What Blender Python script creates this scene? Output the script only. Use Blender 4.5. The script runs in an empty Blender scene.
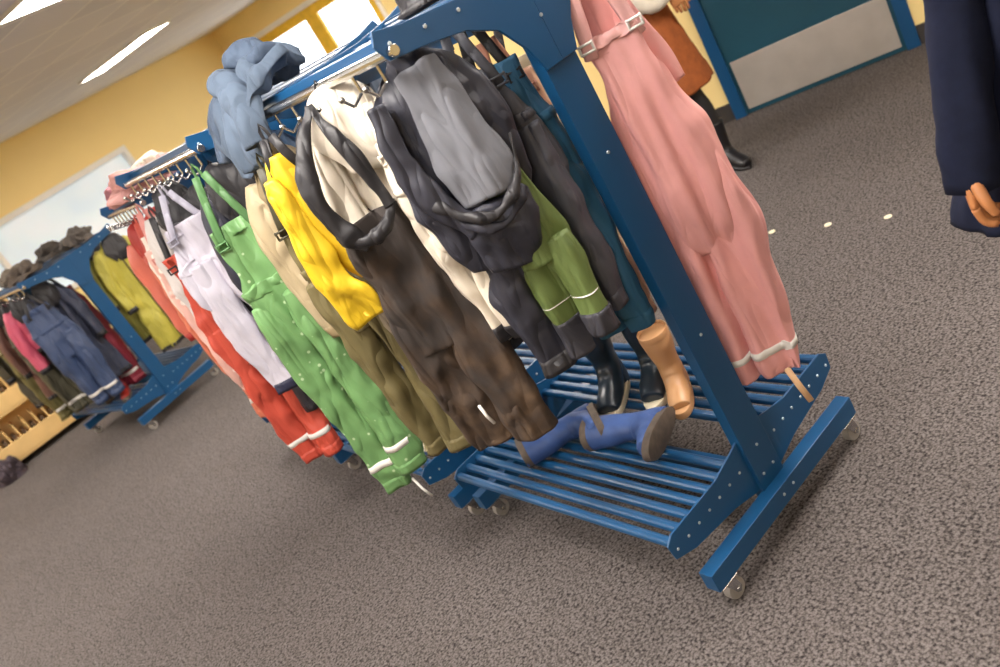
import bpy,bmesh,math,random
from mathutils import Vector,Matrix,noise
random.seed(7)
sc=bpy.context.scene
try:
    sc.view_settings.view_transform='Standard'
except Exception: pass
COL=sc.collection
def lin(h):
    h=h.lstrip('#'); o=[]
    for i in (0,2,4):
        c=int(h[i:i+2],16)/255
        o.append(c/12.92 if c<=.04045 else ((c+.055)/1.055)**2.4)
    return (o[0],o[1],o[2],1)
def base(name):
    m=bpy.data.materials.new(name); m.use_nodes=True
    nt=m.node_tree; b=nt.nodes['Principled BSDF']
    return m,nt,b
def coords(nt,scale=(1,1,1),rot=0,ry=0):
    tc=nt.nodes.new('ShaderNodeTexCoord'); mp=nt.nodes.new('ShaderNodeMapping')
    mp.inputs['Scale'].default_value=scale; mp.inputs['Rotation'].default_value=(0,ry,rot)
    nt.links.new(tc.outputs['Object'],mp.inputs['Vector']); return mp.outputs['Vector']
def noi(nt,vec,s,det=3,dist=0):
    n=nt.nodes.new('ShaderNodeTexNoise'); n.inputs['Scale'].default_value=s; n.inputs['Detail'].default_value=det
    n.inputs['Distortion'].default_value=dist
    nt.links.new(vec,n.inputs['Vector']); return n.outputs['Fac']
def crease(nt,vec,s,dist=.6,w=.14):
    f=noi(nt,vec,s,1,dist)
    a=nt.nodes.new('ShaderNodeMath'); a.operation='SUBTRACT'; a.inputs[1].default_value=.5; nt.links.new(f,a.inputs[0])
    b=nt.nodes.new('ShaderNodeMath'); b.operation='ABSOLUTE'; nt.links.new(a.outputs[0],b.inputs[0])
    c=nt.nodes.new('ShaderNodeMath'); c.operation='SMOOTH_MIN'; c.inputs[1].default_value=w; c.inputs[2].default_value=.04; nt.links.new(b.outputs[0],c.inputs[0])
    return c.outputs[0]
def ramp(nt,fac,stops):
    r=nt.nodes.new('ShaderNodeValToRGB'); e=r.color_ramp.elements
    e[0].position=stops[0][0]; e[0].color=stops[0][1]
    e[1].position=stops[1][0]; e[1].color=stops[1][1]
    for p,c in stops[2:]:
        x=e.new(p); x.color=c
    nt.links.new(fac,r.inputs['Fac']); return r.outputs['Color']
def mul(c,f): return (min(1,c[0]*f),min(1,c[1]*f),min(1,c[2]*f),1)
def bump(nt,b,h,strength=.3,dist=.002,prev=None):
    bp=nt.nodes.new('ShaderNodeBump'); bp.inputs['Strength'].default_value=strength; bp.inputs['Distance'].default_value=dist
    nt.links.new(h,bp.inputs['Height'])
    if prev: nt.links.new(prev,bp.inputs['Normal'])
    nt.links.new(bp.outputs['Normal'],b.inputs['Normal']); return bp.outputs['Normal']
def fabbump(nt,b,v,amt=1):
    v2=coords(nt,(1,1,.22),0,.2); v3=coords(nt,(1,1,.4),0,-.55)
    p=bump(nt,b,crease(nt,v2,17,.4),.8,.055*amt)
    p=bump(nt,b,crease(nt,v3,17,.7),.6,.022*amt,p)
    bump(nt,b,noi(nt,v,420,1),.2,.0005,p)
_c={}
def M(name,hexc,rough=.6,metal=0,var=.12,vs=9,bs=0,bd=.001,spec=.5):
    if name in _c: return _c[name]
    m,nt,b=base(name); c=lin(hexc); v=coords(nt)
    col=ramp(nt,noi(nt,v,vs),[(.3,mul(c,1-var)),(.7,mul(c,1+var))])
    nt.links.new(col,b.inputs['Base Color'])
    b.inputs['Roughness'].default_value=rough; b.inputs['Metallic'].default_value=metal
    b.inputs['Specular IOR Level'].default_value=spec
    if bs: bump(nt,b,noi(nt,v,bs),.5,bd)
    _c[name]=m; return m
def F(hexc,rough=.52,amt=1):
    k='fabric_'+hexc.strip('#')+str(rough)
    if k in _c: return _c[k]
    m,nt,b=base(k); c=lin(hexc); v=coords(nt)
    nt.links.new(ramp(nt,noi(nt,v,5,5),[(.3,mul(c,.82)),(.7,mul(c,1.1))]),b.inputs['Base Color'])
    b.inputs['Roughness'].default_value=rough; b.inputs['Specular IOR Level'].default_value=.45
    fabbump(nt,b,v,amt); _c[k]=m; return m
def emis(name,col,s):
    m,nt,b=base(name); b.inputs['Base Color'].default_value=col
    b.inputs['Emission Color'].default_value=col; b.inputs['Emission Strength'].default_value=s; return m
def dotted(name,hexc,dot,scale=26,thr=.16):
    m,nt,b=base(name); v=coords(nt); vo=nt.nodes.new('ShaderNodeTexVoronoi'); vo.inputs['Scale'].default_value=scale
    nt.links.new(v,vo.inputs['Vector'])
    r=ramp(nt,vo.outputs['Distance'],[(thr,(1,1,1,1)),(thr+.05,(0,0,0,1))])
    mx=nt.nodes.new('ShaderNodeMix'); mx.data_type='RGBA'
    nt.links.new(r,mx.inputs[0])
    c=lin(hexc); nt.links.new(ramp(nt,noi(nt,v,7),[(.3,mul(c,.85)),(.7,mul(c,1.15))]),mx.inputs[6])
    mx.inputs[7].default_value=lin(dot); nt.links.new(mx.outputs[2],b.inputs['Base Color'])
    b.inputs['Roughness'].default_value=.5; fabbump(nt,b,v); return m
def muddy():
    m,nt,b=base('muddy_fabric'); v=coords(nt)
    tc=nt.nodes.new('ShaderNodeTexCoord'); sp=nt.nodes.new('ShaderNodeSeparateXYZ'); nt.links.new(tc.outputs['Object'],sp.inputs[0])
    ad=nt.nodes.new('ShaderNodeMath'); ad.operation='MULTIPLY_ADD'; ad.inputs[1].default_value=-.6; ad.inputs[2].default_value=.55
    nt.links.new(sp.outputs['Z'],ad.inputs[0])
    a2=nt.nodes.new('ShaderNodeMath'); a2.operation='ADD'; nt.links.new(ad.outputs[0],a2.inputs[0]); nt.links.new(noi(nt,v,14,9),a2.inputs[1])
    nt.links.new(ramp(nt,a2.outputs[0],[(.4,lin('302926')),(.6,lin('42342a')),(.74,lin('564434')),(.9,lin('705a46'))]),b.inputs['Base Color'])
    b.inputs['Roughness'].default_value=.8; fabbump(nt,b,v); return m

# ---------- geometry helpers
def finish(bm,name,mats,loc=(0,0,0),yaw=0,smooth=True,bev=0,rot=None):
    bmesh.ops.recalc_face_normals(bm,faces=bm.faces)
    me=bpy.data.meshes.new(name); bm.to_mesh(me); bm.free()
    for m in mats: me.materials.append(m)
    o=bpy.data.objects.new(name,me); COL.objects.link(o)
    o.location=loc; o.rotation_euler=rot if rot else (0,0,math.radians(yaw))
    if smooth:
        for p in me.polygons: p.use_smooth=True
    if bev:
        md=o.modifiers.new('bevel','BEVEL'); md.width=bev; md.segments=2; md.limit_method='ANGLE'; md.angle_limit=math.radians(50)
    return o
def box(bm,x0,x1,y0,y1,z0,z1,mi=0):
    v=[bm.verts.new((x,y,z)) for z in (z0,z1) for y in (y0,y1) for x in (x0,x1)]
    for q in ((0,1,3,2),(4,6,7,5),(0,4,5,1),(2,3,7,6),(0,2,6,4),(1,5,7,3)):
        f=bm.faces.new([v[i] for i in q]); f.material_index=mi
def prism(bm,pts,y0,y1,mi=0):
    a=[bm.verts.new((x,y0,z)) for x,z in pts]; b=[bm.verts.new((x,y1,z)) for x,z in pts]; n=len(pts)
    fs=[bm.faces.new(a),bm.faces.new(b[::-1])]
    for i in range(n): fs.append(bm.faces.new((a[i],b[i],b[(i+1)%n],a[(i+1)%n])))
    for f in fs: f.material_index=mi
def prismz(bm,pts,z0,z1,mi=0):
    a=[bm.verts.new((x,y,z0)) for x,y in pts]; b=[bm.verts.new((x,y,z1)) for x,y in pts]; n=len(pts)
    fs=[bm.faces.new(a),bm.faces.new(b[::-1])]
    for i in range(n): fs.append(bm.faces.new((a[i],b[i],b[(i+1)%n],a[(i+1)%n])))
    for f in fs: f.material_index=mi
def cyl(bm,p0,p1,r,mi=0,seg=12,r1=None):
    p0=Vector(p0);p1=Vector(p1);t=(p1-p0).normalized()
    u=t.orthogonal().normalized();w=t.cross(u); r1=r if r1 is None else r1
    A=[];B=[]
    for i in range(seg):
        a=2*math.pi*i/seg; d=u*math.cos(a)+w*math.sin(a)
        A.append(bm.verts.new(p0+d*r));B.append(bm.verts.new(p1+d*r1))
    fs=[bm.faces.new(A[::-1]),bm.faces.new(B)]
    for i in range(seg): fs.append(bm.faces.new((A[i],A[(i+1)%seg],B[(i+1)%seg],B[i])))
    for f in fs: f.material_index=mi
def cr(p0,p1,p2,p3,t):
    return [0.5*((2*b)+(-a+c)*t+(2*a-5*b+4*c-d)*t*t+(-a+3*b-3*c+d)*t**3) for a,b,c,d in zip(p0,p1,p2,p3)]
def rid(p):
    n=noise.noise(p); return 1-4*(math.sqrt(n*n+.003))
def loft(bm,pts,mi=0,seg=32,A=0.0,Fq=13,cz=1.3,C=0.0,seed=0,top='cap',bot='cap',ref=(1,0,0),step=.02,hem=.03,body=0):
    """rings along a path; A = pleat depth (whole sheet moves, like hanging cloth), C = crumple"""
    P=[]; n=len(pts)
    for i in range(n-1):
        p0=pts[max(i-1,0)];p1=pts[i];p2=pts[i+1];p3=pts[min(i+2,n-1)]
        L=(Vector(p2[:3])-Vector(p1[:3])).length; k=max(1,int(L/step))
        for j in range(k): P.append(cr(p0,p1,p2,p3,j/k))
    P.append(list(pts[-1]))
    ref=Vector(ref); rings=[]; N=len(P); sd=Vector((seed*3.17,seed*1.71,seed*5.3)); fr=[]
    for i,p in enumerate(P):
        c=Vector(p[:3]); a=Vector(P[max(i-1,0)][:3]); b=Vector(P[min(i+1,N-1)][:3]); t=(b-a)
        t=t.normalized() if t.length>1e-7 else Vector((0,0,-1))
        u=ref-t*ref.dot(t); u=u.normalized() if u.length>1e-4 else t.orthogonal().normalized()
        v=t.cross(u); ra=max(p[3],.0005); rb=max(p[4],.0005); ring=[]
        fade=1 if not body else min(1,(i+1)/6)
        for j in range(seg):
            th=2*math.pi*j/seg; cs=math.cos(th); sn=math.sin(th)
            q=c+u*ra*cs+v*rb*sn; d=(u*cs*.6+v*sn); d=d.normalized() if d.length>0 else u
            off=Vector((0,0,0))
            if A:
                pl=.65*rid(Vector((q.x*Fq*.62,0.3,q.z*cz))+sd)+.5*noise.noise(Vector((q.x*Fq*1.6,1.3,q.z*cz*1.5))+sd)
                rad=noise.noise(Vector((q.x*Fq*1.3,q.y*20,q.z*cz*2))+sd*1.3)
                off+=v*(A*pl*(.35 if body else .8))+d*A*.75*rad+u*(A*.5*cs*noise.noise(Vector((5.1,q.z*9,cs))+sd))
            if C:
                w=Vector((q.x*11+q.z*5,q.y*8,q.z*8-q.x*4))+sd*2
                off+=d*(C*fade*(rid(w*.8)*.9+.35*rid(w*1.8)))
            ring.append(bm.verts.new(q+off))
        rings.append(ring); fr.append((c,t))
    def bridge(r1,r2):
        for j in range(seg):
            f=bm.faces.new((r1[j],r1[(j+1)%seg],r2[(j+1)%seg],r2[j])); f.material_index=mi
    for i in range(N-1): bridge(rings[i],rings[i+1])
    def end(ring,c,t,kind,sgn):
        c=sum((v.co for v in ring),Vector())/seg
        if kind=='cap':
            r2=[bm.verts.new(c+(v.co-c)*.6+t*sgn*(v.co-c).length*.12) for v in ring]; bridge(ring,r2)
            cc=bm.verts.new(c+t*sgn*.002)
        else:
            r1=[bm.verts.new(c+(v.co-c)*.93) for v in ring]; bridge(ring,r1)
            r2=[bm.verts.new(c+(v.co-c)*.85-t*sgn*hem) for v in ring]; bridge(r1,r2)
            cc=bm.verts.new(c-t*sgn*hem*1.3)
        for j in range(seg):
            f=bm.faces.new((r2[j],r2[(j+1)%seg],cc)); f.material_index=mi
    end(rings[0],*fr[0],top,-1); end(rings[-1],*fr[-1],bot,1)

# ---------- room
H=2.4
wallm=M('yellow_wall_paint','FCE09A',.7,0,.03,1.5,120,.0004)
trimw=M('white_trim_paint','F2EEE6',.5,0,.03)
def carpet():
    m,nt,b=base('carpet_loop'); v=coords(nt)
    vo=nt.nodes.new('ShaderNodeTexVoronoi'); vo.inputs['Scale'].default_value=150; nt.links.new(v,vo.inputs['Vector'])
    n1=noi(nt,v,110,3); n2=noi(nt,v,1.1,3)
    mx=nt.nodes.new('ShaderNodeMath'); mx.operation='MULTIPLY_ADD'; mx.inputs[1].default_value=-.35; nt.links.new(vo.outputs['Distance'],mx.inputs[0]); nt.links.new(n1,mx.inputs[2])
    c1=ramp(nt,mx.outputs[0],[(.10,lin('2e2a2a')),(.30,lin('5a5452')),(.5,lin('736d6b'))])
    c2=ramp(nt,n2,[(.3,(.88,.88,.88,1)),(.7,(1,1,1,1))])
    m2=nt.nodes.new('ShaderNodeMix'); m2.data_type='RGBA'; m2.blend_type='MULTIPLY'; m2.inputs[0].default_value=1
    nt.links.new(c1,m2.inputs[6]); nt.links.new(c2,m2.inputs[7]); nt.links.new(m2.outputs[2],b.inputs['Base Color'])
    b.inputs['Roughness'].default_value=.95; b.inputs['Specular IOR Level'].default_value=.1
    bump(nt,b,mx.outputs[0],.6,.003); return m
def ceilm():
    m,nt,b=base('ceiling_tiles'); v=coords(nt,(1,1,1),math.radians(-21))
    br=nt.nodes.new('ShaderNodeTexBrick'); br.offset=0; br.inputs['Scale'].default_value=1
    br.inputs['Brick Width'].default_value=.6; br.inputs['Row Height'].default_value=.6; br.inputs['Mortar Size'].default_value=.012
    br.inputs['Color1'].default_value=lin('E8E7EA'); br.inputs['Color2'].default_value=lin('E1E0E3'); br.inputs['Mortar'].default_value=lin('F8F7F4')
    nt.links.new(v,br.inputs['Vector']); nt.links.new(br.outputs['Color'],b.inputs['Base Color']); b.inputs['Roughness'].default_value=.9; return m
P=[(-2.97,9.27),(5.17,12.4),(7.39,6.63),(3.5,4.55),(6.79,-1.61),(.8,-4.8),(-6,-1)]
def slab(name,z0,z1,m):
    bm=bmesh.new(); prismz(bm,P,z0,z1); return finish(bm,name,[m],smooth=False)
slab('floor',-.05,0,carpet()); slab('ceiling',H,H+.05,ceilm())
def wall(name,p,q,ops=(),mats=None,th=.12):
    p=Vector((p[0],p[1],0));q=Vector((q[0],q[1],0)); L=(q-p).length
    bm=bmesh.new(); xs=0
    for (a,b_,z0,z1) in sorted(ops):
        box(bm,xs,a,0,th,0,H)
        if z0>0: box(bm,a,b_,0,th,0,z0)
        box(bm,a,b_,0,th,z1,H); xs=b_
    box(bm,xs,L,0,th,0,H)
    a=math.atan2(q.y-p.y,q.x-p.x)
    return finish(bm,name,[wallm],p,math.degrees(a),smooth=False),a,p
w1,a1,p1=wall('wall_far',P[0],P[1],[(2.2,6.35,.75,1.68)])
w2,a2,p2=wall('wall_right',P[1],P[2],[(.65,2.75,0,2.0)])
wall('wall_return',P[2],P[3]); 
_,a4,p4=wall('wall_entrance',P[3],P[4],[(1.12,2.16,0,2.10)]); wall('wall_near',P[4],P[5]); wall('wall_back',P[5],P[6]); wall('wall_left',P[6],P[0])
bm=bmesh.new()
a,b_,z0,z1=2.2,6.35,.75,1.68
for (x0,x1,y0,y1,c0,c1) in ((a-.06,b_+.06,-.025,.05,z1-.01,z1+.06),(a-.06,b_+.06,-.04,.05,z0-.05,z0+.01),(a-.06,a+.01,-.025,.05,z0,z1),(b_-.01,b_+.06,-.025,.05,z0,z1),(4.25,4.31,-.01,.05,z0,z1)):
    box(bm,x0,x1,y0,y1,c0,c1,0)
box(bm,a,b_,.055,.065,z0,z1,1)
def glassm():
    m,nt,b=base('window_glass_daylight_glow'); v=coords(nt)
    nt.links.new(ramp(nt,noi(nt,v,1.2,2),[(.35,lin('CFE0EA')),(.65,lin('EEF5F8'))]),b.inputs['Base Color'])
    b.inputs['Roughness'].default_value=.08; b.inputs['Specular IOR Level'].default_value=.9
    b.inputs['Emission Color'].default_value=(.72,.86,1,1); b.inputs['Emission Strength'].default_value=.3  # pale tint and self-glow stand in for daylight behind the pane
    return m
finish(bm,'window_1',[trimw,glassm()],p1,math.degrees(a1),smooth=False,bev=.004)
yd=M('yellow_door_paint','F0C23A',.4)
gl,nt,b=base('clear_glass'); b.inputs['Transmission Weight'].default_value=1; b.inputs['Roughness'].default_value=0; b.inputs['IOR'].default_value=1.02
steel=M('brushed_steel','D4CEC7',.38,.65,.05)
bm=bmesh.new()
for x0,x1,c0,c1 in ((.6,.66,0,2.06),(2.74,2.8,0,2.06),(.6,2.8,2.0,2.07)): box(bm,x0,x1,-.03,.1,c0,c1,0)
for s in (.66,1.7):
    e=s+1.04
    box(bm,s,s+.11,.0,.05,0,2,1);box(bm,e-.11,e,0,.05,0,2,1);box(bm,s+.11,e-.11,0,.05,0,.28,1);box(bm,s+.11,e-.11,0,.05,1.88,2,1);box(bm,s+.11,e-.11,0,.05,1.0,1.1,1)
    box(bm,s+.11,e-.11,.02,.03,.28,1.88,2)
    cyl(bm,(e-.06 if s<1 else s+.06,-.05,1.2),(e-.06 if s<1 else s+.06,-.05,.85),.012,3)
finish(bm,'door_2',[trimw,yd,gl,steel],p2,math.degrees(a2),smooth=False,bev=.003)
blue=M('blue_powder_coat','174A75',.3,0,.06,3)
dblue=M('blue_door_paint','134456',.45,0,.05)
bm=bmesh.new(); s0=1.19
box(bm,s0,s0+.90,-.03,.02,.005,2.03,0); box(bm,s0+.02,s0+.88,-.034,-.03,.03,.33,1)
for x0,x1 in ((s0-.07,s0),(s0+.9,s0+.97)): box(bm,x0,x1,-.045,.1,0,2.1,2)
box(bm,s0,s0+.90,-.045,.1,2.03,2.1,2)
cyl(bm,(s0+.82,-.08,1.05),(s0+.70,-.08,1.05),.011,1); cyl(bm,(s0+.82,-.08,1.05),(s0+.82,-.03,1.05),.011,1)
for x in (s0+.05,s0+.45,s0+.85):
    for z in (.05,.31): cyl(bm,(x,-.036,z),(x,-.034,z),.006,1)
finish(bm,'door_1',[dblue,steel,blue],p4,math.degrees(a4),smooth=False,bev=.002)
bm=bmesh.new(); L4=(Vector(P[4])-Vector(P[3])).length
box(bm,0,s0-.07,-.015,0,0,.1);box(bm,s0+.97,L4,-.015,0,0,.1); finish(bm,'baseboard_entrance',[M('dark_baseboard','3A3634',.6)],p4,math.degrees(a4),smooth=False)
bm=bmesh.new(); box(bm,0,8.7,-.015,0,0,.1); finish(bm,'baseboard_far',[M('dark_baseboard','3A3634',.6)],p1,math.degrees(a1),smooth=False)
em=emis('light_diffuser',(1,.93,.86,1),34)
for x,y,wd,ln,yw in ((2.82,8.84,.3,1.2,21),(.2,1.6,.6,1.2,21),(2.3,1.2,.6,1.2,21),(-1.9,2.6,.6,1.2,21),(-1.3,5.0,.6,1.2,21),(1.6,4.3,.6,1.2,21),(-1.2,-.9,.6,1.2,21),(3.0,-1.0,.6,1.2,21),(4.6,8.2,.6,1.2,21),(3.4,6.0,.6,1.2,21),(-.9,7.7,.6,1.2,21)):  # last panel is added out of view to brighten the far walls
    bm=bmesh.new(); box(bm,-wd/2,wd/2,-ln/2,ln/2,-.012,-.002,0)
    t=.02
    for q in ((-wd/2-t,-wd/2,-ln/2-t,ln/2+t),(wd/2,wd/2+t,-ln/2-t,ln/2+t),(-wd/2,wd/2,-ln/2-t,-ln/2),(-wd/2,wd/2,ln/2,ln/2+t)): box(bm,*q,-.018,-.001,1)
    finish(bm,'ceiling_and_fill_light_panel',[em,trimw],(x,y,H),yw,smooth=False)

# ---------- racks
chrome=M('chrome','C8C8C8',.22,1,.02); wheelm=M('caster_rubber','8E8A86',.5)
screw=M('screw_head','B4C0C8',.3,.5)
def rack(cx,y0,L,top=1.53,yaw=0):
    bm=bmesh.new(); sh=top-1.53
    for yi in (0,1):
        Y=(lambda v: v) if yi==0 else (lambda v: L-v)
        def bx(x0,x1,a,b_,z0,z1,mi=0):
            ya,yb=sorted((Y(a),Y(b_))); box(bm,x0,x1,ya,yb,z0,z1,mi)
        bx(-.335,.335,-.042,.0,.075,.13)
        bx(-.047,.047,-.008,.026,.078,1.52+sh)
        for s in (-1,1):
            pl=[(0,1.535),(s*.17,1.535),(s*.30,1.55),(s*.365,1.565),(s*.378,1.54),(s*.36,1.505),(s*.27,1.493),(s*.18,1.475),(s*.11,1.44),(s*.07,1.38),(s*.047,1.32),(0,1.32)]
            ya,yb=sorted((Y(-.016),Y(-.0085))); prism(bm,[(x,z+sh) for x,z in pl],ya,yb,0)
            pl=[(s*.03,.30),(s*.08,.285),(s*.16,.268),(s*.345,.268),(s*.37,.25),(s*.365,.205),(s*.30,.18),(s*.14,.158),(s*.06,.135),(s*.03,.132)]
            ya,yb=sorted((Y(.003),Y(.0095))); prism(bm,pl,ya,yb,0)
            for x,z in [(s*(.082+.0445*i),.225) for i in range(7)]:
                cyl(bm,(x,Y(0),z),(x,Y(.003),z),.0042,2,10)
            for x,z in [(s*(.09+.085*i),1.507+sh+.008*i) for i in range(4)]:
                cyl(bm,(x,Y(-.019),z),(x,Y(-.016),z),.0045,2,10)
        for z in (.105,.17,.25,.6,1.1,1.42+sh):
            for x in ((-.022,.022) if z<.2 else (0,)):
                yy=-.045 if z<.13 else (-.0195 if z>1.35 else -.0115); cyl(bm,(x,Y(yy),z),(x,Y(yy+.004),z),.0042,2,10)
        for s in (-1,1):
            x=s*.295; ym=Y(-.021)
            bx(x-.03,x+.03,-.045,.003,.0715,.0755,1)
            cyl(bm,(x,ym,.073),(x,ym,.06),.016,1,14)
            for d in (-.016,.016): 
                prism(bm,[(x-.014,.068),(x+.02,.068),(x+.03,.03),(x+.02,.018),(x+.008,.025)],ym+d-.0015,ym+d+.0015,1)
            box(bm,x-.014,x+.02,ym-.0165,ym+.0165,.064,.069,1)
            cyl(bm,(x+.016,ym-.011,.029),(x+.016,ym+.011,.029),.0285,3,24)
            cyl(bm,(x+.016,ym-.019,.029),(x+.016,ym+.019,.029),.007,1,8)
    for s in (-1,1):
        for i in range(7):
            x=s*(.082+.0445*i); cyl(bm,(x,.008,.243),(x,L-.008,.243),.0135,0,14)
        for i in range(4):
            x=s*(.07+.07*i); cyl(bm,(x,-.01,1.508+sh+.008*i),(x,L+.01,1.508+sh+.008*i),.009,0,10)
        xr=s*.35; zr=1.518+sh
        cyl(bm,(xr,-.03,zr),(xr,L+.03,zr),.0115,1,14)
        box(bm,s*.30-.018,s*.30+.018,-.01,L+.01,1.52+sh,1.545+sh,0)
        for i in range(9):
            y=L*(i+.5)/9
            cyl(bm,(xr,y,zr-.008),(xr,y,zr-.045),.0035,1,8)
            cyl(bm,(xr,y,zr-.045),(xr+s*.03,y,zr-.06),.0035,1,8); cyl(bm,(xr+s*.03,y,zr-.06),(xr+s*.045,y,zr-.04),.0035,1,8)
            r_=bmesh.ops.create_uvsphere(bm,u_segments=10,v_segments=8,radius=.007,matrix=Matrix.Translation((xr+s*.047,y,zr-.036)))
            for vv in r_['verts']:
                for f in vv.link_faces: f.material_index=1
    box(bm,-.02,.02,0.01,L-.01,.10,.16,0); box(bm,-.02,.02,0.01,L-.01,1.44+sh,1.50+sh,0)
    return finish(bm,'coat_rack',[blue,chrome,screw,wheelm],(cx,y0,0),yaw,smooth=False,bev=.0025)
rack(1.22,1.45,.97); rack(1.19,2.58,.95); rack(1.22,3.64,.62,1.44)
rack(.925,6.45,.97,1.27,13)

# ---------- garments
class G:
    def __init__(s,name,x,y,yaw,mats,q=1): s.bm=bmesh.new(); s.n=name; s.loc=(x,y,0); s.yaw=yaw; s.m=mats; s.q=q
    def l(s,pts,mi=0,**k):
        if k.get('A',0)>=.01 and s.q>1: k['seg']=int(k.get('seg',32)*1.7); k.setdefault('step',.011)
        loft(s.bm,pts,mi,**k); return s
    def done(s): return finish(s.bm,s.n,s.m,s.loc,s.yaw)
refl=M('reflective_strip','D8D6D2',.4); blackf=F('29282C'); 
def strap(g,p,q,mi,r=.011): g.l([(*p,r,.003),((p[0]+q[0])/2,(p[1]+q[1])/2-.01,(p[2]+q[2])/2,r,.003),(*q,r,.003)],mi,seg=10,step=.03)
def buckle(g,x,y,z,mi=1):
    for dz in (-.012,.006): g.l([(x-.016,y,z+dz,.003,.004),(x+.016,y,z+dz,.003,.004)],mi,seg=8,ref=(0,0,1))
    for dx in (-.015,.015): g.l([(x+dx,y,z-.014,.003,.003),(x+dx,y,z+.009,.003,.003)],mi,seg=8)
def loop(g,z,mi=1):
    g.l([(-.01,0,z-.03,.004,.003),(-.006,0,z+.02,.004,.003),(0,0,z+.035,.004,.003),(.006,0,z+.02,.004,.003),(.01,0,z-.03,.004,.003)],mi,seg=8,step=.01)
def overalls(name,x,y,yaw,zt,zb,W,main,acc=None,cuff=None,lean=0,seed=1,crotch=.45,stripe=True,bibw=.34,D=.032,tip=0,q=1,A=.028,C=.005):
    acc=acc or blackf; cuff=cuff or main; g=G(name,x,y,yaw,[main,acc,refl,cuff],q); h=zt-zb; zc=zb+crotch*h
    loop(g,zt)
    for s in (-1,1):
        strap(g,(s*.012,0,zt),(s*W*bibw*.8,-.02,zt-.15*h-.03),1); buckle(g,s*W*bibw*.8,-.028,zt-.15*h-.02)
    g.l([(0,-.01,zt-.13*h,W*bibw,.008),(0,-.01,zt-.22*h,W*(bibw+.05),.014),(lean*.2,-.01,zt-.34*h,W*.47,D*.9),(lean*.4,-.01,zc+.02,W*.5,D*.95),(lean*.45,-.01,zc-.02,W*.42,D*.6)],0,A=A,C=C,seed=seed,seg=44,top='open')
    g.l([(lean*.15,-.01,zt-.30*h,W*.46,D*.9+.001),(lean*.18,-.01,zt-.325*h,W*.47,D*.9+.001)],0,A=A,C=.008,seed=seed,seg=44)
    for s in (-1,1):
        g.l([(lean*.4+s*W*.22,-.01-s*.008,zc+.14,W*.22,D*.7),(lean*.5+s*W*.24,-.01-s*.012,zc+.03,W*.265,D),(lean*.6+s*W*.25,-.01-s*.015,zc-.08,W*.26,D),(lean*.85+s*W*.22,-.012-s*.02,zb+.16*h,W*.24,D*.85),(lean+s*W*.2,-.012-s*.02,zb+tip*(s>0),W*.21,D*.75)],0,A=A*.8,C=C,seed=seed+s+5,seg=36,bot='open')
        if stripe:
            zz=zb+.09*h+tip*(s>0); xx=lean*.93+s*W*.205
            g.l([(xx,-.012-s*.02,zz+.01,W*.226+.002,D*.8+.003),(xx,-.012-s*.02,zz-.01,W*.222+.002,D*.79+.003)],2,A=A*.8,C=C,seed=seed+s+5,seg=36,step=.03)
        g.l([(lean*.97+s*W*.2,-.012-s*.02,zb+.035+tip*(s>0),W*.213+.002,D*.78+.002),(lean+s*W*.2,-.012-s*.02,zb-.004+tip*(s>0),W*.21+.002,D*.76+.002)],3,A=A*.8,C=C,seed=seed+s+5,seg=36,bot='open')
    return g
def jacket(name,x,y,yaw,zt,zb,W,main,acc=None,lining=None,seed=1,D=.038,lean=0,q=1,A=.034,C=.006):
    acc=acc or blackf; lining=lining or acc; g=G(name,x,y,yaw,[main,acc,refl,lining],q); h=zt-zb
    loop(g,zt)
    g.l([(0,0,zt+.0,.03,.012),(0,0,zt-.03,W*.16,.02),(0,0,zt-.08,W*.34,D*.7),(lean*.3,0,zt-.2,W*.42,D),(lean*.7,0,zb+.2*h,W*.48,D*1.05),(lean,0,zb,W*.52,D)],0,A=A,C=C,seed=seed,seg=48,bot='open')
    g.l([(lean,0,zb+.022,W*.515,D+.0015),(lean,0,zb-.005,W*.52,D+.0015)],1,A=A,C=C,seed=seed,seg=48,bot='open')
    for s in (-1,1):
        g.l([(s*W*.28,-.01,zt-.06,.035,.022),(s*W*.42,-.02,zt-.16,.046,.028),(s*W*.5+lean*.3,-.03,zt-.33,.042,.028),(s*W*.48+lean*.5,-.04,zt-.5,.036,.024)],0,A=.016,C=C,seed=seed+s*3,seg=28,bot='open')
        g.l([(s*W*.482+lean*.45,-.04,zt-.475,.038,.026),(s*W*.48+lean*.5,-.04,zt-.51,.037,.025)],1,A=.016,C=C,seed=seed+s*3,seg=28,bot='open')
    g.l([(0,-.02,zt+.012,.035,.01),(.01,-.04,zt-.03,.07,.018),(.015,-.05,zt-.10,.08,.022),(.0,-.05,zt-.17,.045,.014)],3,A=.02,C=.007,seed=seed+9,seg=32)
    g.l([(0,-D-.02,zt-.14,.005,.003),(lean*.6,-D*1.05-.02,zb+.3*h,.005,.003),(lean,-D-.018,zb+.01,.005,.003)],1,seg=8)
    return g
pink=F('DE9F9C',.5,.55); pinkd=F('C4666E',.5)
g=G('pink_rain_overalls',1.36,1.42,-44,[pink,F('E8B2B0',.5),refl,pinkd,M('tan_strap','C9A37C',.7)],2)
for s in (-1,1):
    strap(g,(s*.02-.01,0,1.52),(s*.056-.005,-.02,1.28),1,.016); buckle(g,s*.056-.005,-.032,1.31,2)
g.l([(-.005,.03,1.52,.045,.004),(.0,.03,1.36,.06,.008),(.02,.025,1.24,.07,.012),(.02,.02,1.15,.08,.015)],0,seg=30,A=.012,seed=5)
g.l([(-.005,-.005,1.31,.066,.006),(0,-.01,1.25,.062,.010),(0,-.012,1.18,.082,.02),(.0,-.01,1.10,.098,.03),(.0,-.01,.95,.113,.036),(.002,-.01,.84,.112,.03),(0,-.005,.76,.09,.014)],0,A=.032,C=.002,seed=3,seg=50,top='open',Fq=19,cz=.6)
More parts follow.
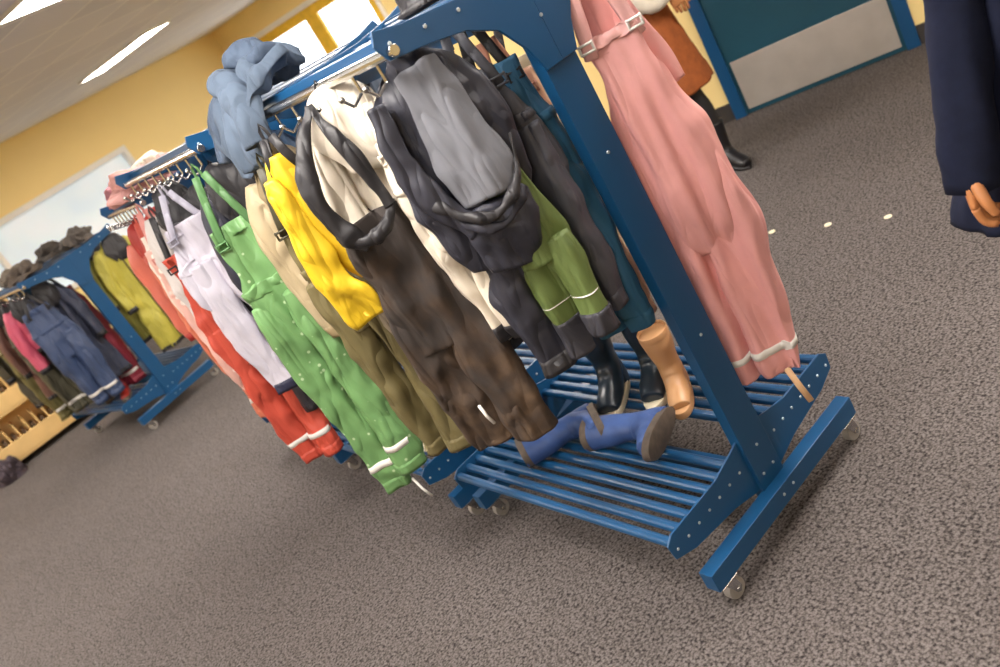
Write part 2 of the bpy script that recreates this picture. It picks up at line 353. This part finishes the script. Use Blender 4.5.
g.l([(-.005,-.007,1.312,.067,.008),(-.005,-.01,1.295,.066,.009)],1,A=.032,C=.002,seed=3,seg=50,Fq=19,cz=.6)
for s,dy in ((-1,.018),(1,-.022)):
    xo=-.004
    g.l([(s*.046,dy*.5,1.04,.05,.02),(s*.05,dy,.92,.062,.036),(s*.053,dy,.8,.066,.042),(s*.052+xo*.3,dy,.68,.065,.042),(s*.043+xo*.7,dy,.52,.058,.038),(s*.036+xo,dy,.42,.052,.033),(s*.034+xo,dy,.385,.046,.028)],0,A=.026,C=.002,seed=11+s,seg=40,bot='open',Fq=19,cz=.7)
    g.l([(s*.039+xo*.9,dy,.465,.055+.002,.0355+.003),(s*.038+xo*.9,dy,.447,.054+.002,.034+.003)],2,A=.026,C=.002,seed=11+s,seg=40,step=.03,Fq=19,cz=.7)
strap(g,(.03,-.05,.40),(.05,-.07,.30),4,.008)
g.done()
teal=F('25597A',.7)
g=overalls('teal_overalls',1.13,1.555,-40,1.48,.70,.165,teal,teal,teal,seed=21,stripe=False,crotch=.5,q=2)
g.m[1]=F('17161A')
box(g.bm,-.035,.005,-.078,-.073,1.13,1.17,1)
for q_ in ((-.024,-.021,1.142,1.158),(-.009,-.006,1.142,1.158),(-.019,-.016,1.149,1.156),(-.014,-.011,1.149,1.156)): box(g.bm,q_[0],q_[1],-.081,-.0785,q_[2],q_[3],2)
g.done()
peach=F('E3B496',.6)
overalls('peach_overalls',1.19,1.60,-40,1.42,.69,.145,peach,F('D08E74'),seed=23,q=2,stripe=False).done()
overalls('beige_overalls',1.45,1.85,-40,1.42,.6,.22,F('C9B79A'),seed=24).done()
grn=F('637540',.6); navy=F('2E2F3A',.5); slate=F('464750',.55)
g=G('olive_green_trousers',.962,1.46,-42,[grn,blackf,refl,F('3A3A42')],2)
g.l([(.01,.03,1.45,.012,.004),(.0,.0,1.23,.014,.004)],1,seg=10)
g.l([(-.01,0,1.24,.04,.01),(-.005,0,1.16,.05,.016),(0,0,1.08,.06,.022),(0,0,1.0,.06,.022)],0,A=.018,C=.004,seed=30,seg=36)
for s in (-1,1):
    g.l([(s*.03,-s*.008,1.04,.034,.022),(s*.034,-s*.012,.95,.038,.024),(s*.036,-s*.015,.84,.037,.024)],0,A=.014,C=.004,seed=32+s,seg=30)
    g.l([(s*.036,-s*.015,.855,.04,.027),(s*.036,-s*.015,.78+.02*s,.038,.025)],3,A=.014,C=.004,seed=32+s,seg=30,bot='open')
    g.l([(s*.035,-s*.014,.90,.038,.026),(s*.035,-s*.014,.8985,.038,.026)],2,A=.014,C=.004,seed=32+s,seg=30,step=.03)
g.done()
overalls('slate_overalls',1.065,1.525,-38,1.48,.80,.16,slate,slate,slate,seed=33,stripe=False,q=2).done()
grey=F('6E7078',.8)
g=G('navy_rain_overalls',.93,1.53,-38,[navy,grey,refl,blackf],2)
loop(g,1.50,3)
g.l([(.01,0,1.50,.03,.012),(.01,0,1.47,.085,.022),(.01,0,1.40,.115,.03),(.015,0,1.28,.125,.034),(.01,0,1.15,.105,.034),(.0,0,1.04,.072,.03)],0,A=.038,C=.007,seed=41,seg=56)
g.l([(.025,-.035,1.47,.045,.008),(.03,-.05,1.38,.062,.014),(.035,-.056,1.27,.07,.018),(.035,-.06,1.185,.06,.014)],1,A=.024,C=.005,seed=42,seg=40)
g.l([(-.075,-.035,1.44,.022,.01),(-.085,-.05,1.33,.026,.014),(-.07,-.06,1.22,.03,.016),(-.02,-.07,1.14,.03,.016)],0,A=.012,C=.006,seed=43,seg=26,Fq=25,ref=(1,-.3,0))
g.l([(-.075,-.06,1.225,.011,.009),(-.03,-.09,1.175,.011,.009),(.04,-.10,1.155,.011,.009),(.1,-.08,1.20,.011,.009),(.125,-.04,1.27,.009,.008)],3,C=.007,seg=14,ref=(0,0,1),step=.004)
g.l([(-.07,-.055,1.20,.011,.009),(-.03,-.085,1.15,.011,.009),(.04,-.095,1.13,.011,.009),(.1,-.075,1.175,.011,.009)],0,C=.007,seg=14,ref=(0,0,1),step=.004)
g.l([(.03,-.05,1.17,.075,.02),(.02,-.055,1.10,.07,.024),(.0,-.05,1.03,.05,.022)],0,A=.022,C=.007,seed=44,seg=44)
for s,xb,zb in ((-1,-.03,.75),(1,.015,.78)):
    g.l([(.0+s*.03,-.0,1.10,.045,.03),(-.01+s*.03,-.0,1.0,.043,.03),(xb-.005,-.002+.012*s,.88,.04,.027),(xb,-.002+.012*s,zb,.038,.025)],0,A=.018,C=.006,seed=45+s,seg=36,bot='open')
    g.l([(xb,-.002+.012*s,zb+.035,.041,.028),(xb,-.002+.012*s,zb-.005,.04,.027)],3,A=.018,C=.006,seed=45+s,seg=36,bot='open')
g.done()
overalls('black_overalls',1.05,1.72,-38,1.49,.85,.22,blackf,seed=47).done()
cream=F('D9CFBF',.6)
jacket('cream_rain_jacket',.865,1.755,-32,1.50,.80,.19,cream,blackf,cream,seed=51,q=2,lean=.02).done()
overalls('cream_rain_trousers',.885,1.615,-36,1.45,.86,.12,cream,cream,blackf,seed=52,q=2,stripe=False).done()
mud=muddy()
g=G('muddy_rain_overalls',.785,1.745,-34,[mud,F('232226'),refl],2)
g.l([(.03,-.0,1.50,.012,.005),(-.03,-.05,1.42,.017,.008),(-.055,-.07,1.33,.02,.01),(-.04,-.07,1.25,.022,.012),(-.01,-.07,1.2,.018,.012)],1,C=.007,seg=12,step=.005)
g.l([(.03,-.0,1.50,.01,.004),(.05,-.05,1.42,.014,.006),(.07,-.06,1.33,.016,.008),(.075,-.06,1.25,.016,.008)],1,C=.006,seg=12,step=.005)
g.l([(-.06,-.05,1.25,.012,.009),(-.02,-.075,1.215,.013,.011),(.03,-.075,1.215,.013,.011),(.085,-.05,1.25,.011,.009)],1,C=.007,seg=14,ref=(0,0,1),step=.004)
g.l([(.01,-.01,1.25,.07,.02),(.01,-.01,1.16,.078,.032),(.015,-.01,1.0,.092,.036),(.02,-.01,.9,.09,.024)],0,A=.032,C=.006,seed=53,seg=50,top='open')
for s in (-1,1):
    g.l([(.015+s*.04,-s*.01,1.08,.044,.024),(.015+s*.045,-s*.01,1.0,.052,.034),(.02+s*.052,-.01-s*.012,.85,.06,.038),(.025+s*.055,-.012-s*.015,.7,.062,.038),(.025+s*.052,-.012-s*.015,.60,.056,.032)],0,A=.028,C=.006,seed=55+s,seg=40,bot='open')
strap(g,(.0,-.075,.75),(.008,-.072,.69),2,.004)
g.done()
yel=F('D8B424',.5)
g=G('yellow_rain_trousers',.775,1.93,-34,[yel,blackf,refl],2)
loop(g,1.48)
for s in (-1,1): strap(g,(s*.01,0,1.48),(s*.03,-.01,1.40),1)
g.l([(-.01,0,1.44,.03,.01),(-.02,0,1.38,.055,.02),(-.01,0,1.28,.065,.026),(.015,0,1.20,.06,.026),(.03,0,1.13,.045,.022),(.035,0,1.10,.03,.014)],0,A=.026,C=.006,seed=61,seg=40)
g.l([(-.045,-.02,1.40,.022,.016),(-.05,-.025,1.25,.036,.022),(-.045,-.03,1.12,.045,.026),(-.03,-.03,1.04,.05,.028),(-.025,-.03,1.0,.044,.024)],0,A=.022,C=.006,seed=63,seg=34,bot='open')
g.done()
jacket('khaki_jacket',.85,2.22,-30,1.44,1.02,.17,F('A8987A'),F('8C7B5C'),seed=65,q=2).done()
overalls('olive_rain_overalls',.785,2.07,-34,1.42,.53,.19,F('665D3C',.6),F('3A3624'),seed=66,stripe=False,crotch=.5,q=2).done()
overalls('taupe_trousers',.87,1.98,-34,1.40,.62,.2,F('7C7060'),seed=67,stripe=False).done()
gd=dotted('green_dotted_fabric','66905A','B0C6A0',30,.11)
g=overalls('green_dotted_overalls',.72,2.33,-28,1.47,.40,.2,gd,F('527C4C'),seed=71,lean=-.01,crotch=.52,tip=.05,q=2)
strap(g,(0,-.04,.42),(.02,-.05,.34),2,.004); g.done()
# rack 2
jacket('navy_jacket',.87,2.66,-28,1.44,.75,.2,F('2A2C3A'),seed=75).done()
overalls('lilac_snowsuit',.76,2.86,-24,1.45,.70,.24,F('C4C0CE',.6),F('A9A7B8'),F('2B2D45'),seed=73,stripe=False,crotch=.5,q=2).done()
overalls('red_rain_overalls',.74,3.06,-22,1.40,.36,.2,F('BC4A3A',.5),seed=76,lean=-.02,q=2).done()
jacket('charcoal_jacket',.84,2.95,-22,1.40,.55,.2,F('3C3A44'),seed=79).done()
jacket('light_grey_jacket',.84,3.2,-22,1.44,.6,.24,F('C9C4C2'),seed=77).done()
overalls('pale_pink_overalls',.77,3.30,-20,1.42,.46,.2,dotted('pale_pink_dotted','DDB0A6','F6ECE6',20,.2),F('C7837E'),seed=78,q=2).done()
# rack 3
jacket('white_red_jacket',.84,3.46,-20,1.38,.7,.2,F('DDD5CC'),F('B03A34'),seed=82).done()
overalls('coral_rain_overalls',.80,3.56,-18,1.38,.46,.2,F('D4785E',.5),F('B64A3C'),seed=81,q=2).done()
overalls('red_snow_overalls',.83,3.70,-18,1.36,.52,.18,dotted('red_dotted','B95044','EBC9BE',18,.2),seed=83).done()
jacket('coral_jacket',.84,3.80,-18,1.36,.9,.17,F('CF6E5C',.5),F('A8332E'),seed=84).done()
for i,(yy,c) in enumerate(((2.8,'556070'),(3.2,'8A5A4A'),(3.85,'405A7A'),(4.05,'A08850'))):
    jacket('rain_jacket',1.60,yy,140,1.42,.7,.22,F(c),seed=90+i).done()
def fr(u,v):
    a=math.radians(13); return .925+u*math.cos(a)-v*math.sin(a),6.45+u*math.sin(a)+v*math.cos(a)
for i,(u,v,c,kind,zb,n) in enumerate(((-.40,.9,'4A4436','j',.45,'brown_jacket'),(-.40,.72,'66603A','o',.3,'dark_olive_overalls'),(-.38,.55,'6A4A42','j',.5,'maroon_jacket'),(-.39,.38,'4C4A3C','o',.35,'khaki_overalls'),(-.36,.26,'C0506A','j',.85,'rose_jacket'),(-.34,.10,'38486A','o',.35,'navy_overalls'),(-.22,.16,'3A3F52','j',.42,'slate_jacket'),(-.12,.22,'8A2A3C','o',.3,'burgundy_overalls'),(.30,.05,'B5AC48','j',.36,'yellow_green_jacket'),(.38,.2,'C6B858','j',.34,'mustard_jacket'),(.42,.6,'8A8C48','j',.4,'moss_jacket'))):
    x,y=fr(u,v); f=jacket if kind=='j' else overalls
    f(n,x,y,-8 if u<0 else 5,1.22,zb,.32 if u>0 else .27,F(c),seed=100+i,D=.05).done()

# ---------- soft things on shelves
def heap(name,x,y,z,sx,sy,sz,m,seed=0,am=.35,yaw=0):
    bm=bmesh.new(); bmesh.ops.create_icosphere(bm,subdivisions=6,radius=1)
    for v in bm.verts:
        p0=v.co.copy()
        d=1+am*noise.noise(p0*1.6+Vector((seed,0,0)))+am*.3*rid(p0*1.3+Vector((0,seed,0)))+am*.14*rid(p0*3+Vector((0,seed,4)))
        c=p0*d; c.z=max(c.z,-.25); v.co=Vector((c.x*sx,c.y*sy,(c.z+.25)*sz/1.2))
    return finish(bm,name,[m],(x,y,z),yaw)
def hat(name,x,y,z,r,m,yaw=0,brim=1.6,seed=0,tilt=(0,0)):
    bm=bmesh.new()
    loft(bm,[(0,0,r*1.15,r*.35,r*.3),(0,0,r*1.1,r*.75,r*.7),(0,0,r*.7,r*.95,r*.85),(0,0,r*.25,r,r*.95),(0,0,.12*r,r*1.25,r*1.15),(0,0,0,r*brim,r*brim*.9)],0,seg=40,C=.006,seed=seed,bot='open',hem=.004,step=.01)
    return finish(bm,name,[m],(x,y,z),0,rot=(tilt[0],tilt[1],math.radians(yaw)))
denim=F('505E70',.85); denim2=F('465468',.85)
# jacket draped over the hat shelf and rail (local x runs along the rail)
g=G('denim_jacket',.93,2.18,90,[denim,denim2],2)
g.l([(-.02,.125,1.42,.10,.012),(-.01,.11,1.50,.13,.016),(0,.075,1.565,.15,.02),(0,.02,1.60,.165,.028),(.01,-.05,1.605,.155,.03),(0,-.12,1.575,.12,.02)],0,A=.03,C=.009,seed=201,seg=44,Fq=16)
g.l([(.08,.03,1.63,.03,.02),(.03,.06,1.635,.05,.024),(-.05,.08,1.61,.045,.024),(-.11,.11,1.55,.04,.02),(-.13,.125,1.47,.036,.018)],0,A=.014,C=.008,seed=203,seg=30,bot='open',ref=(.4,1,0))
g.l([(-.10,-.02,1.635,.035,.018),(-.02,-.01,1.655,.055,.026),(.07,.0,1.645,.05,.022),(.13,.02,1.61,.03,.014)],1,A=.014,C=.009,seed=204,seg=30,ref=(0,1,0))
g.l([(.11,.05,1.60,.04,.018),(.15,.10,1.54,.042,.02),(.17,.12,1.46,.036,.016)],1,A=.014,C=.008,seed=205,seg=30,bot='open',ref=(1,0,0))
g.done()
hat('black_beanie',1.10,1.56,1.545,.075,blackf,0,1.05,3)
hat('cream_sun_hat',1.0,3.72,1.47,.085,F('D8C8B4',.8),0,1.6,4,(.1,-.2))
heap('pink_knit_hats',.95,3.72,1.46,.13,.15,.10,F('D09A94',.9),5,.5)
heap('plum_scarf',.95,3.95,1.46,.12,.12,.09,F('A8707A',.9),6,.5)
heap('grey_cloth_bundle',1.0,4.12,1.46,.10,.10,.07,F('B0A498',.9),8,.5)
for i,(u,v,c) in enumerate(((-.2,.25,'5A5048'),(-.15,.6,'6E665C'),(.2,.15,'5A5450'),(.2,.7,'4A4440'))):
    x,y=fr(u,v); heap('winter_hat',x,y,1.285,.11,.12,.09,F(c,.9),20+i,.45)
# ---------- boots
def boot(name,x,y,z,yaw,h,ln,cm,sm,lm=None,rot=None,seed=0):
    bm=bmesh.new(); k=ln/.19
    loft(bm,[(0,0,h,.047*k,.055*k),(0,0,h*.7,.043*k,.05*k),(0,0,.105*k,.036*k,.045*k),(0,-.008*k,.075*k,.036*k,.05*k),(0,-.03*k,.05*k,.036*k,.046*k),(0,-.07*k,.038*k,.037*k,.034*k),(0,-.11*k,.033*k,.038*k,.028*k),(0,-.14*k,.028*k,.03*k,.02*k)],0,seg=32,C=.003,seed=seed,top='open',hem=.06,step=.01)
    loft(bm,[(0,.012*k,.085*k,.03*k,.034*k),(0,.012*k,.05*k,.034*k,.04*k),(0,.01*k,.014,.033*k,.04*k)],0,seg=28,step=.01)
    loft(bm,[(0,0,h+.002,.049*k,.057*k),(0,0,h-.018,.0485*k,.0565*k)],2,seg=32,top='open',bot='open',step=.02,hem=.012)
    out=[]
    for i in range(28):
        a=2*math.pi*i/28; cy=-.058*k-math.sin(a)*-.115*k
        wd=(.036+.008*max(0,-(cy+.06*k)/(.1*k)))*k if cy<-.06*k else .036*k
        out.append((math.cos(a)*wd*(1.02),cy))
    prismz(bm,out,0,.022,1)
    return finish(bm,name,[cm,sm,lm or cm],(x,y,z),yaw,rot=rot,bev=.003)
nb=M('navy_rubber','1D2A36',.3,0,.1,8,0,.001,.6); ws=M('cream_sole','E6DCC0',.5); tan=M('tan_rubber','C29468',.4,0,.08); bb=M('blue_rubber','3A5690',.5,0,.25,20); dk=M('dark_dirty_rubber','5A5048',.6,0,.3,30)
zs=.257
boot('navy_rubber_boot',1.355,2.06,zs,-60,.27,.21,nb,ws); boot('navy_rubber_boot',1.43,1.93,zs,-60,.27,.21,nb,ws,seed=2)
boot('tan_rubber_boot',1.385,1.82,zs,-50,.215,.18,tan,tan); boot('tan_rubber_boot',1.455,1.70,zs,-50,.215,.18,tan,tan,seed=3)
def lying(name,x,y,z,dx,dy,roll,h,ln,cm,sm,lm):
    zax=Vector((dx,dy,0)).normalized(); up=Vector((0,0,1))
    xax=up*math.cos(roll)+zax.cross(up)*math.sin(roll); yax=zax.cross(xax)
    m=Matrix((xax,yax,zax)).transposed()
    return boot(name,x,y,z,0,h,ln,cm,sm,lm,rot=m.to_euler())
lying('blue_rubber_boot',1.21,1.71,zs+.042,-.12,.277,.1,.26,.19,bb,dk,dk)
lying('blue_rubber_boot',1.20,2.00,zs+.042,-.27,.17,.15,.26,.19,bb,dk,dk)
lying('brown_boot',1.05,3.0,zs+.045,-.2,.2,.1,.2,.17,M('brown_rubber','6A4630',.45),ws,None)
boot('brown_boot',1.02,2.8,zs,-40,.18,.17,M('brown_rubber','6A4630',.45),ws)
boot('rubber_boot',.98,3.2,zs,-40,.2,.17,M('red_rubber','9A2A22',.4),ws)
boot('rubber_boot',1.0,3.85,zs,-30,.2,.17,yel,ws); boot('rubber_boot',1.1,4.0,zs,-30,.2,.17,yel,ws)
x,y=fr(-.2,.2); boot('rubber_boot',x,y,zs,-20,.2,.17,M('red_rubber','9A2A22',.4),dk)
x,y=fr(-.2,.5); boot('rubber_boot',x,y,zs,-20,.2,.17,nb,dk)

# ---------- wooden cubby unit
wood=M('birch_plywood','F2CC8A',.5,0,.1,4); woodd=M('cubby_back','9A6B2E',.7)
bm=bmesh.new(); W0=-1.5; 
box(bm,W0,.60,.28,.30,.02,1.22,0)
for x in (W0,-.45,.58): box(bm,x,x+.025,0,.28,0,1.25,0)
for z in (.05,.42,.80,1.22): box(bm,W0,.605,-.005,.29,z,z+.025,0)
for z in (.05,.42,.80):
    box(bm,W0,.60,-.01,.005,z+.025,z+.16,0)
    for i in range(24):
        x=W0+.05+i*.085
        if abs(x+.45)<.03: continue
        box(bm,x,x+.014,.02,.27,z+.025,z+.27,0)
        box(bm,x+.03,x+.06,.06,.2,z+.12,z+.19,1)
finish(bm,'wooden_cubby_shelf',[wood,M('mitten_dark','7A6A5A',.9)],(0,8.1,0),0,smooth=False,bev=.003)
heap('shoe_bag',-.24,7.95,0,.11,.12,.2,F('4A4048',.9),9,.4)
bm=bmesh.new(); ch=M('yellow_plastic','E9A51E',.4)
box(bm,-.18,.18,-.18,.18,.33,.35,0); box(bm,-.18,.18,.17,.19,.42,.62,0)
for sx in (-.16,.16):
    cyl(bm,(sx,-.16,0),(sx*.95,-.15,.34),.012,1); cyl(bm,(sx,.19,0),(sx*.95,.18,.6),.012,1)
finish(bm,'child_chair',[ch,chrome],(2.1,7.9,0),30,smooth=False,bev=.008)
for i,(x,y) in enumerate(((2.665,2.434),(2.687,2.173),(2.71,1.924))):
    bm=bmesh.new(); cyl(bm,(0,0,.0005),(0,0,.003),.015,0,20); finish(bm,'floor_marker_dot',[M('marker_cream','E6DDC0',.5)],(x,y,0),0,smooth=False)

# ---------- people
skin=M('skin','C08050',.5); hairm=M('hair_brown','3B2416',.6,0,.3,40)
def hand(g,p,s,mi):
    x,y,z=p
    g.l([(x,y,z+.03,.024,.02),(x,y-.002,z,.027,.019),(x,y-.006,z-.04,.036,.015),(x,y-.012,z-.075,.038,.013)],mi,seg=20,ref=(.25,1,0),step=.01)
    for i,(o,ln) in enumerate(((-.028,.068),(-.010,.078),(.009,.072),(.026,.058))):
        bx=x+.25*o; by=y-.012+o
        g.l([(bx,by,z-.07,.0085,.0085),(bx-s*.008,by,z-.075-ln*.38,.008,.008),(bx-s*.026,by,z-.075-ln*.55,.0072,.0072),(bx-s*.042,by,z-.075-ln*.5,.006,.006)],mi,seg=12,step=.006)
    g.l([(x-s*.005,y-.03,z-.025,.012,.011),(x-s*.012,y-.052,z-.055,.0105,.01),(x-s*.022,y-.055,z-.085,.008,.008)],mi,seg=12,step=.006)
def head(g,z,mi,hi,long=.0):
    g.l([(0,.01,z-.13,.05,.05),(0,.005,z-.06,.048,.05),(0,0,z-.02,.05,.055)],mi,seg=28)
    g.l([(0,-.035,z-.015,.022,.02),(0,-.025,z+.005,.045,.05),(0,-.01,z+.04,.062,.08),(0,0,z+.09,.072,.093),(0,.003,z+.14,.074,.097),(0,.01,z+.185,.062,.085),(0,.012,z+.21,.035,.05)],mi,seg=36,step=.008)
    g.l([(0,-.09,z+.115,.008,.006),(0,-.104,z+.085,.012,.012),(0,-.103,z+.07,.016,.012),(0,-.09,z+.06,.01,.006)],mi,seg=14,step=.005)
    g.l([(-.024,-.084,z+.036,.003,.004),(0,-.092,z+.036,.006,.007),(.024,-.084,z+.036,.003,.004)],4,seg=10,ref=(0,0,1),step=.006)
    for s in (-1,1):
        g.l([(s*.03-.014,-.088,z+.105,.003,.003),(s*.03,-.094,z+.105,.007,.006),(s*.03+.014,-.088,z+.105,.003,.003)],5,seg=10,ref=(0,0,1),step=.006)
        g.l([(s*.073,.0,z+.115,.006,.016),(s*.08,.005,z+.095,.007,.018),(s*.074,.002,z+.07,.005,.01)],mi,seg=12,step=.006)
    g.l([(0,.02,z+.235,.03,.04),(0,.025,z+.215,.065,.08),(0,.032,z+.17,.083,.09),(0,.045,z+.11,.082,.078),(0,.06,z+.03,.07,.05),(0,.065,z-.04-long,.06,.035),(0,.065,z-.07-long,.03,.02)],hi,seg=36,C=.003,seed=3,step=.01)
lip=M('lips','9A4B44',.5); eye=M('eye_dark','1D1512',.2)
bt=M('black_boot_leather','17161A',.4); tights=M('black_tights','1B1A1E',.7); navyc=M('navy_wool','171C30',.9,0,.15,40,300,.0008,.2)
def shoe(g,x,y,mi,h=.24,a=0):
    c,s=math.sin(a),math.cos(a)
    f=lambda d,z,ra,rb:(x+c*d,y-s*d,z,ra,rb)
    g.l([f(0,h,.052,.055),f(0,.13,.04,.045),f(.005,.09,.04,.05),f(.03,.065,.04,.05),f(.08,.05,.04,.038),f(.13,.04,.038,.03),f(.17,.03,.028,.02)],mi,seg=28,step=.012,ref=(s,c,0))
    out=[]
    for i in range(24):
        t=2*math.pi*i/24; d=.07+.115*math.sin(t); w=.038*math.cos(t); out.append((x+c*d+s*w,y-s*d+c*w))
    prismz(g.bm,out,0,.016,mi)
    g.l([f(-.01,.09,.035,.038),f(-.012,.05,.034,.04),f(-.012,.01,.032,.036)],mi,seg=20)
g=G('adult_in_navy_coat',1.725,.67,-60,[navyc,skin,bt,hairm,lip,eye,tights])
g.l([(0,0,1.45,.06,.06),(0,0,1.41,.15,.08),(0,0,1.34,.19,.105),(0,0,1.2,.19,.12),(0,0,1.02,.20,.12),(0,0,.85,.26,.15),(0,0,.65,.335,.18)],0,A=.03,C=.003,seed=4,seg=72,bot='open',Fq=9,cz=1.0,body=1)
for s in (-1,1):
    # sleeves long over the knuckles
    g.l([(s*.15,0,1.40,.05,.05),(s*.2,0,1.34,.055,.06),(s*.222,-.01,1.1,.052,.055),(s*.262,-.08,.92,.05,.052),(s*.285,-.115,.80,.05,.052),(s*.288,-.12,.775,.05,.052)],0,A=.008,C=.004,seed=6+s,seg=28,bot='open',body=1)
    hand(g,(s*.288,-.125,.825),s,1)
    g.l([(s*.09,0,.88,.085,.09),(s*.095,0,.7,.075,.08),(s*.095,-.005,.48,.055,.058),(s*.095,.01,.36,.055,.058),(s*.095,.0,.12,.036,.038)],6,seg=28)
    shoe(g,s*.1,0,2)
head(g,1.47,1,3,.08); g.done()
rust=M('rust_corduroy','9A5428',.9,0,.15,30,200,.001); creamk=M('cream_knit','DCD2C2',.9,0,.08,30,150,.003)
g=G('adult_in_rust_skirt',3.36,3.27,42,[rust,skin,bt,hairm,lip,eye,tights,creamk])
g.l([(0,0,1.0,.14,.10),(0,0,.93,.17,.125),(0,0,.8,.21,.15),(0,0,.65,.235,.17),(0,0,.48,.25,.2)],0,A=.025,C=.003,seed=8,seg=52,bot='open',Fq=14,cz=1,body=1)
g.l([(0,0,1.46,.055,.055),(0,0,1.42,.14,.075),(0,0,1.35,.18,.1),(0,0,1.2,.165,.11),(0,0,1.05,.16,.11),(0,0,.93,.19,.14)],7,A=.015,C=.004,seed=9,seg=44,bot='open',body=1)
for s in (-1,1):
    y0=-.10 if s<0 else .06
    g.l([(s*.09,0,.88,.085,.09),(s*.09,y0*.5,.66,.075,.08),(s*.085,y0*.6,.46,.055,.058),(s*.08,y0*.8,.34,.055,.058),(s*.075,y0,.14,.038,.04)],6,seg=28)
    shoe(g,s*.075,y0,2,.26,-1.1)
    g.l([(s*.15,0,1.4,.048,.048),(s*.19,0,1.33,.055,.055),(s*.235,.02,1.1,.05,.05),(s*.24,-.07,.96,.042,.042),(s*.2,-.16,.98,.04,.04)],7,A=.008,C=.004,seed=16+s,seg=28,bot='open',body=1)
    hand(g,(s*.2,-.18,.97),s,1)
head(g,1.47,1,3,.1); g.done()

# ---------- world, camera
w=bpy.data.worlds.new('world'); sc.world=w; w.use_nodes=True
w.node_tree.nodes['Background'].inputs[0].default_value=(.86,.93,1,1); w.node_tree.nodes['Background'].inputs[1].default_value=4
cd=bpy.data.cameras.new('camera'); co=bpy.data.objects.new('camera',cd); COL.objects.link(co)
R=Matrix(((.6634,.6093,-.4343),(-.5680,.0322,-.8224),(-.4871,.7923,.3674)))
co.matrix_world=Matrix.Translation((0,0,1.6))@R.to_4x4()
cd.sensor_width=36; cd.lens=31.5; cd.clip_start=.05
cd.dof.use_dof=True; cd.dof.focus_distance=2.1; cd.dof.aperture_fstop=3.5
sc.camera=co
